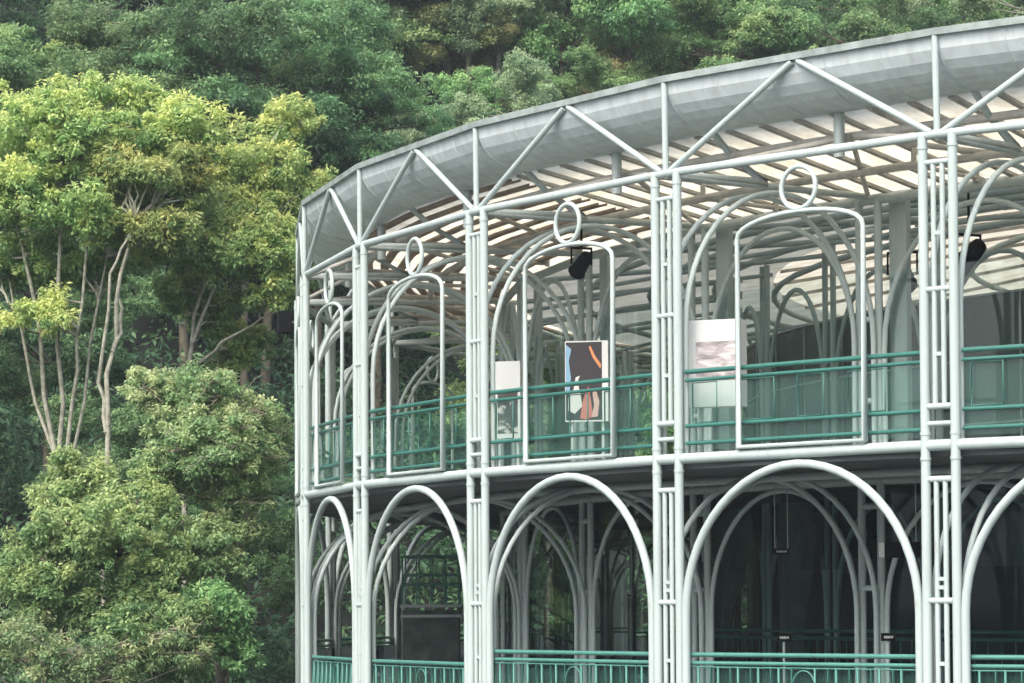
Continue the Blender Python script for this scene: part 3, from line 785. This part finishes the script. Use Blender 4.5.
for args in [
 ('yellow', 0, 88, -6, .75, 'small yellow-topped tree peeping out above the big yellow-green crown'),
 ('mid', 0, 22, 5, .8, 'mid green tree at the top left corner of the hillside'),
 ('pale', 0, 120, -12, .8, 'grey-green thin-leaved tree high up behind the small yellow-topped tree'),
 ('dark', 0, 185, -25, 1.0, 'dark layered tree left of the tallest dark one on the hillside'),
 ('dark', 1, 265, -30, 1.05, 'tallest dark tree with drooping layers on the hillside'),
 ('dark', 0, 245, 50, .85, 'dark layered tree in front of the tallest dark one'),
 ('dark', 1, 318, 40, .9, 'dark layered tree standing directly above the left end of the gutter'),
 ('mid', 0, 345, -20, .9, 'mid green tree right of the tallest dark tree at the top of the hillside'),
 ('pale', 0, 395, 22, .85, 'pale green fine-leaved tree above the left part of the gutter'),
 ('pale', 1, 412, 82, .5, 'small greyish tree behind the gutter just left of the second column'),
 ('ochre', 0, 455, 74, .8, 'ochre coloured tree on the hillside above the second column from the left corner'),
 ('mid', 1, 450, -15, .9, 'mid green tree high above the ochre tree'),
 ('pale', 1, 505, 5, .95, 'thin grey-green tree at the top edge of the hillside, right of the ochre tree'),
 ('lime', 0, 545, 72, .5, 'small bright green tree low behind the gutter, left of an open-crowned one'),
 ('mid', 0, 570, -10, .9, 'mid green tree at the top edge above the middle of the gutter'),
 ('mid', 1, 600, 45, .6, 'small mid green tree with open crown above the middle of the gutter'),
 ('ochre', 1, 640, 18, .7, 'brownish ochre tree above the third white column'),
 ('lime', 1, 680, 25, .65, 'yellowish green tree right of the brownish ochre tree'),
 ('lime', 0, 732, -12, .95, 'large bright green tree above the gutter between third and fourth columns'),
 ('mid', 0, 775, -8, .8, 'mid green tree right of the large bright green one'),
 ('pale', 0, 825, 5, .7, 'thin grey-green tree with bare stems behind the gutter'),
 ('dark', 0, 865, -18, .8, 'dark tree above the gutter left of the fourth column'),
 ('pale', 1, 910, -10, .7, 'grey-green tree directly above the fourth column'),
 ('mid', 0, 490, 72, .55, 'small mid green tree right behind the gutter at the second column'),
 ('pale', 0, 515, 40, .7, 'greyish green crown rising over the gutter just right of the second column'),
 ('pale', 1, 478, 50, .5, 'small grey-green tree on the slope just below the ochre tree'),
 ('mid', 1, 1015, -15, .8, 'mid green tree in the top right corner'),
]: plant_at(*args, y0=114 if args[4] >= .8 and args[2] > 330 else 84)
for (kind, var, px, py, Y, sc, label) in [
 ('dark', 0, 160, 0, 76, .72, 'dark green tree in the shade behind the leaning pale trunk'),
 ('dark', 1, 40, 0, 78, .75, 'dark green tree in the shade behind the tall pale stems'),
 ('dark', 1, 228, 0, 72, .55, 'low dark tree just above the olive bushy tree'),
 ('mid', 1, 105, 0, 74, .5, 'low mid green tree between the pale trunks'),
]: plant(kind, var, px, py, Y, sc, label)
rr = random.Random(5)
for ri, (Y, sh) in enumerate([(96, 0), (105, .5), (114, .2), (121, .6), (129, .1), (139, .5)]):
    step = 5.2
    x = -.205*Y + sh*step
    while x < .2*Y:
        xx = x+rr.uniform(-.9, .9); yy = Y+rr.uniform(-2, 2); px = xx/yy*FPX+512
        if math.hypot(xx-CX, yy-CY) > R+5.5 and not (Y < 100 and -10 < px < 340) and not (100 < Y < 110 and -10 < px < 1100):
            kind = rr.choices(KINDS, (.20, .44, .16, .02, .04, .14))[0]
            if Y < 100: plant(kind, rr.randrange(2), px, 0, yy, rr.uniform(.8, .95), 'tree on the bank beyond the far side of the pavilion, seen only through its arches', 'trees seen through the pavilion')
            else: plant(kind, rr.randrange(2), px, 0, yy, rr.uniform(.8, 1.0), 'forest tree crowded among others on the upper hillside, mostly hidden by nearer crowns', 'trees crowded on the upper hillside')
        x += step

r3 = random.Random(8)                                  # the same slope carried on beyond both edges of the picture
for Y in (104, 114, 125, 138):
    for f0, f1 in ((-.30, -.215), (.205, .34)):
        x = f0*Y
        while x < f1*Y:
            plant(r3.choice(('mid', 'dark', 'pale', 'mid', 'lime')), r3.randrange(2), (x+r3.uniform(-1, 1))/Y*FPX+512, 0, Y+r3.uniform(-2, 2), r3.uniform(.8, 1.0), 'forest tree crowded among others on the upper hillside, mostly hidden by nearer crowns', 'trees crowded on the upper hillside')
            x += 5.4
for x, y, label in [
 (8.1, 113.4, 'green tree with a rounded crown above the gutter halfway between the third and fourth columns'),
 (4.2, 113.5, 'green tree at the top edge of the hillside just left of the third column'),
 (-5.9, 112.5, 'green tree at the top edge of the hillside right of the dark layered trees'),
 (-1.8, 114.1, 'tree at the top edge of the hillside directly above the ochre tree'),
 (19.8, 114.5, 'tree behind the gutter at the very right end of the hillside'),
 (0.2, 94.9, 'tree on the far bank, seen through the second and third upper bays'),
 (6.9, 94.6, 'tree on the far bank, seen beside the third column through the upper bay'),
 (-4.3, 97.5, 'tree on the far bank behind the left end of the gutter and the first column'),
 (-18.1, 103.8, 'tree cut off by the top left corner of the picture'),
 (14.1, 120.5, 'tree high up behind the dark tree left of the fourth column'),
]:
    o = min((o for o in COL.objects if o.parent is None and o.name.startswith('forest_tree')), key=lambda o: math.hypot(o.location.x-x, o.location.y-y))
    o['label'] = label

# ---- undergrowth on the banks: nobody could count it
rg = np.random.default_rng(3)
n = 9500
ux = rg.uniform(-26, 26, n); uy = rg.uniform(60, 128, n)
keep = (np.hypot(ux-CX, uy-CY) > R+3.0)
ux, uy = ux[keep], uy[keep]
uz = ground_z(ux, uy) + rg.uniform(0, 1, len(ux))**1.5*2.2
cl = np.column_stack([ux, uy, uz, rg.normal(.45, .2, len(ux)), rg.uniform(.7, 1.6, len(ux))])
tag(leaves('undergrowth', cl, 36, .60, .30, .12, L['under'], None, 9, .6, .4), kind='stuff')

# ------------------------------------------------------------------ things in and on the building
def face(o, a): o.rotation_euler = (0, 0, a)
def stand_board(name, label, px, pyt, pyb, Y, wpx, a, art, depth=.12):
    """display board on two legs; width seen wpx pixels; a: turn about z"""
    s = Y/FPX; c = at(px, (pyt+pyb)/2, Y); h = (pyb-pyt)*s; wd = wpx*s
    root = empty(name, (c[0], c[1], Z_FLR+.02), a); tag(root, label, 'display board')
    zc = c[2]-Z_FLR-.02
    b = MB(); b.box((0, 0, zc), (wd, depth, h)); b.build('board', M['board'], root)
    for q in (-1, 1):
        b = MB(); b.box((q*wd*.36, .02, (zc-h/2)/2), (.04, .04, zc-h/2)); b.build('leg', M['greysteel'], root)
    art(root, wd, h, zc, -depth/2-.004)
    return root
def art_mat(name, stops, scale, dist, vec=(1, 1, 1)):
    m = bpy.data.materials.new(name); m.use_nodes = True; n = m.node_tree; bs = n.nodes['Principled BSDF']; bs.inputs['Roughness'].default_value = .5
    tc = n.nodes.new('ShaderNodeTexCoord'); mp = n.nodes.new('ShaderNodeMapping'); mp.inputs['Scale'].default_value = vec
    t = n.nodes.new('ShaderNodeTexNoise'); t.inputs['Scale'].default_value = scale; t.inputs['Detail'].default_value = 5; t.inputs['Distortion'].default_value = dist
    r = n.nodes.new('ShaderNodeValToRGB')
    r.color_ramp.elements[0].position = stops[0][0]; r.color_ramp.elements[0].color = (*stops[0][1], 1)
    r.color_ramp.elements[1].position = stops[-1][0]; r.color_ramp.elements[1].color = (*stops[-1][1], 1)
    for p, c in stops[1:-1]: e = r.color_ramp.elements.new(p); e.color = (*c, 1)
    n.links.new(tc.outputs['Object'], mp.inputs[0]); n.links.new(mp.outputs[0], t.inputs['Vector']); n.links.new(t.outputs[0], r.inputs[0]); n.links.new(r.outputs[0], bs.inputs['Base Color'])
    return m
flatm = lambda n, c: mat(n, c, .55)
def plate(root, name, pts, y, m):
    b = MB(); k = len(pts); d = .003
    b.add([(x, y, z) for x, z in pts] + [(x, y+d, z) for x, z in pts], [tuple(range(k))] + [(i, k+i, k+(i+1) % k, (i+1) % k) for i in range(k)])
    return b.build(name, m, root)
def art_grey(root, w, h, zc, y):
    plate(root, 'photograph', [(-w*.36, zc-h*.20), (w*.42, zc-h*.20), (w*.42, zc+h*.25), (-w*.36, zc+h*.25)], y,
          art_mat('grey landscape photograph', [(.3, (.06, .06, .07)), (.5, (.28, .26, .27)), (.7, (.55, .52, .53))], 4, .6, (1, 1, 3)))
def art_dark(root, w, h, zc, y):
    P = lambda x, z: (x*w/2, zc+z*h/2)
    plate(root, 'painting', [P(-.96, -.96), P(.72, -.96), P(.72, .97), P(-.96, .97)], y, flatm('painting ground', (.018, .016, .022)))
    plate(root, 'painted_shape', [P(-.95, -.2), P(-.8, -.35), P(-.72, .1), P(-.82, .5), P(-.7, .8), P(-.95, .92)], y-.004, flatm('painted pale blue', (.16, .30, .42)))
    plate(root, 'painted_shape', [P(-.86, -.72), P(-.55, -.8), P(-.2, -.62), P(-.28, -.3), P(-.42, -.02), P(-.3, .14), P(-.5, .1), P(-.6, -.2), P(-.84, -.4)], y-.005, flatm('painted white', (.50, .50, .49)))
    plate(root, 'painted_shape', [P(-.3, -.92), P(.05, -.95), P(.3, -.86), P(.2, -.45), P(.1, -.12), P(-.06, -.3), P(-.2, -.55)], y-.006, flatm('painted red', (.40, .13, .11)))
    plate(root, 'painted_shape', [P(.22, -.9), P(.52, -.88), P(.6, -.5), P(.42, -.18), P(.28, -.3), P(.36, -.6)], y-.007, flatm('painted pink', (.45, .29, .26)))
    plate(root, 'painted_shape', [P(.12, .84), P(.3, .58), P(.66, .3), P(.7, .4), P(.42, .62), P(.2, .88)], y-.008, flatm('painted orange', (.50, .20, .08)))
def art_dots(root, w, h, zc, y):
    plate(root, 'photograph', [(-w*.38, zc-h*.42), (w*.40, zc-h*.42), (w*.40, zc+h*.12), (-w*.38, zc+h*.12)], y,
          art_mat('dark photograph', [(.42, (.02, .02, .022)), (.55, (.05, .05, .05)), (.62, (.4, .4, .38))], 7, .3))
stand_board('display_board', 'white display board with a grey photograph behind the gallery railing', 719, 321, 408, 42.6, 54, math.radians(-24), art_grey, .30)
stand_board('display_board', 'dark painting with orange, white and red shapes behind the gallery railing', 588, 341, 422, 46.5, 44, math.radians(-14), art_dark, .10)
stand_board('display_board', 'narrow white display board with a dark photograph in its lower half', 509, 361, 440, 49.5, 27, math.radians(-18), art_dots, .12)

def stage_light(label, px, py, Y, size, a):
    c = at(px, py, Y); root = empty('spotlight', c, a); tag(root, label, 'spotlight', 'stage spotlights under the roof')
    b = MB(); n = 14
    prof = [(0, .30), (.11, .28), (.13, .1), (.15, -.2), (.17, -.24)]
    tilt = Matrix.Rotation(math.radians(62), 3, 'X')
    vs, fs = [], []
    for i, (r, z) in enumerate(prof):
        for j in range(n): vs.append(tilt @ Vector((r*math.cos(2*PI*j/n), r*math.sin(2*PI*j/n), z))*size)
    for i in range(len(prof)-1):
        for j in range(n): fs.append((i*n+j, i*n+(j+1) % n, (i+1)*n+(j+1) % n, (i+1)*n+j))
    b.add(vs, fs, True); b.build('housing', M['black'], root)
    b = MB(); b.add([tilt @ Vector((.165*math.cos(2*PI*j/n), .165*math.sin(2*PI*j/n), -.225))*size for j in range(n)], [tuple(range(n))]); b.build('lens', M['glass_tint'], root)
    b = MB(); zt = min(1.6, max(.3, Z_TOP-c[2]))
    b.tube([(-.2*size, 0, 0), (-.2*size, 0, .3*size), (.2*size, 0, .3*size), (.2*size, 0, 0)], .018, 6); b.tube([(0, 0, .3*size), (0, 0, zt)], .02, 6)
    b.build('bracket', M['black'], root)
    return root
stage_light('black spotlight hanging above the dark painting', 583, 264, 47.5, .85, .4)
stage_light('small black spotlight hanging left of the fourth column pair', 905, 276, 45.5, 1.1, -.3)
stage_light('large black spotlight hanging right of the fourth column pair', 972, 258, 44.5, 1.05, .5)

# black loudspeaker on the outside of the far corner column
kx = -1.0
p = polar(R+.24, th(kx)-.004, 0); c = (CX+p[0]-.02, CY+p[1], at(288, 319, 57.0)[2]+.27)
root = empty('loudspeaker', c, th(kx)); tag(root, 'black box loudspeaker fixed to the outside of the corner column', 'loudspeaker')
b = MB(); b.box((0, 0, 0), (.34, .26, .42)); b.build('cabinet', M['black'], root)
b = MB(); b.box((0, -.135, 0), (.30, .012, .38)); b.build('grille', mat('speaker grille', (.03, .03, .035), .8), root)
b = MB(); b.tube([(0, .13, 0), (0, .22, 0)], .03, 6); b.build('bracket', M['greysteel'], root)

# curtains of the lower storey
def curtain(label, k0, k1, seed):
    b = MB(); n = 60; rows_ = 12; vs = []
    r0 = RC+.55; rg = np.random.default_rng(seed)
    ph = rg.uniform(0, 6)
    for j in range(rows_+1):
        f = j/rows_; z = Z_FLR-.2 + (Z_LOW+.05-Z_FLR+.2)*f
        pin = 1-.4*math.exp(-((f-.62)/.22)**2)
        for i in range(n+1):
            u = i/n; kk = k0+(k1-k0)*(u*pin); r = r0+.10*math.sin(u*52+ph+.8*math.sin(f*3))
            vs.append(polar(r, th(kk), z))
    fs = [(j*(n+1)+i, j*(n+1)+i+1, (j+1)*(n+1)+i+1, (j+1)*(n+1)+i) for j in range(rows_) for i in range(n)]
    b.add(vs, fs, True); o = b.build('curtain', M['curtain'], None, (CX, CY, 0))
    tag(o, label, 'curtain')
curtain('long grey curtain hanging at the left inside the third lower arch', -1.6, -.1, 1)
curtain('long grey curtain tied back in the middle of the third lower arch', .55, .95, 2)

# hanging and standing signs in the third lower bay
def sign(name, label, px, py, Y, wpx, hpx, marks, hang):
    s = Y/FPX; c = at(px, py, Y); root = empty(name, c, 0); tag(root, label, 'sign')
    b = MB(); b.box((0, 0, 0), (wpx*s, .04, hpx*s)); b.build('sign_plate', M['black'], root)
    b = MB()
    for x0, x1, z0, z1 in marks: b.box(((x0+x1)/2*wpx*s/2, -.0225, (z0+z1)/2*hpx*s/2), ((x1-x0)*wpx*s/2, .004, (z1-z0)*hpx*s/2))
    b.build('lettering', M['paper'], root)
    b = MB()
    if hang:
        for q in (-.4, .4): b.tube([(q*wpx*s, 0, hpx*s/2), (q*wpx*s, 0, Z_FLR-.15-c[2])], .008, 5)
    else: b.tube([(0, .03, -hpx*s/2), (0, .03, Z_LOW-c[2])], .02, 6)
    b.build('wire' if hang else 'post', M['greysteel'], root)
tiny = [(-.62, -.42, -.3, .3), (-.34, -.1, -.3, .3), (-.02, .2, -.3, .3), (.28, .36, -.3, .3), (.44, .64, -.3, .3)]
sign('small_sign', 'small black sign with white lettering left of the inner column pair', 783, 639, 45.0, 14, 8, tiny, False)
sign('small_sign', 'small black sign with white lettering right of the inner column pair', 887, 639, 43.5, 14, 8, tiny, False)
sign('hanging_sign', 'black hanging sign with a white square at its left end', 899, 552, 43.0, 42, 16, [(-1, -.72, -.95, .95)], True)
sign('hanging_sign', 'tiny dark sign with white lettering hung near the middle of the third lower arch', 781, 553, 45.5, 16, 6, tiny, True)

# staircase seen through the second lower bay
Y = 63.5; s = Y/FPX
def P(px, py, dy=0): return at(px, py, Y+dy)
root = empty('staircase', (P(436, 0)[0], Y, Z_LOW)); tag(root, 'dark stone staircase with a landing and green railings inside the second lower bay', 'staircase')
o = Vector(root.location)
def loc(px, py, dy=0): return Vector(P(px, py, dy))-o
b = MB(); a0, a1 = loc(402, 604), loc(458, 604)
b.box(((a0.x+a1.x)/2, .9, a0.z/2-.06), (a1.x-a0.x, 1.7, a0.z-.12)); b.build('stone_base', M['stone'], root)
b = MB(); b.box(((a0.x+a1.x)/2, .9, a0.z-.03), (a1.x-a0.x+.12, 1.86, .06)); b.box(((a0.x+a1.x)/2, .03, a0.z-.24), (a1.x-a0.x+.1, .06, .06)); b.build('landing', M['white'], root)
b = MB()
for i in range(9):
    x = a1.x+.06+.14+.28*i; z = a0.z-.17*(i+1)
    b.box((x, .9, z-.03), (.28, 1.7, .06))
    b.box((x-.13, .9, z-.1), (.02, 1.66, .14))
b.build('steps', M['greysteel'], root)
b = MB()
for yy in (.05, 1.75):
    for hgt in (1.0, .62, .42): b.tube([(a0.x, yy, a0.z+hgt), (a1.x, yy, a0.z+hgt), (a1.x+2.6, yy, a0.z+hgt-1.58)], .025, 6)
    for i in range(5):
        x = a0.x+(a1.x-a0.x)*i/4; b.tube([(x, yy, a0.z), (x, yy, a0.z+1.0)], .018, 5)
    for i in range(1, 9): b.tube([(a1.x+.3*i, yy, a0.z-.182*i), (a1.x+.3*i, yy, a0.z+1-.182*i)], .018, 5)
b.build('railing', M['greenlight'], root)

# thin haze volume added to soften contrast and lift the dark parts
hm = bpy.data.materials.new('haze'); hm.use_nodes = True
hn = hm.node_tree; hn.nodes.remove(hn.nodes['Principled BSDF'])
pv = hn.nodes.new('ShaderNodeVolumePrincipled'); pv.inputs['Color'].default_value = (0.80, 0.90, 0.95, 1); pv.inputs['Density'].default_value = 0.0005
pv.inputs['Anisotropy'].default_value = 0.2
hn.links.new(pv.outputs[0], hn.nodes['Material Output'].inputs['Volume'])
b = MB(); b.box((0, 0, 60), (7000, 7000, 140)); tag(b.build('haze', hm), kind='stuff')
S.cycles.volume_bounces = 0
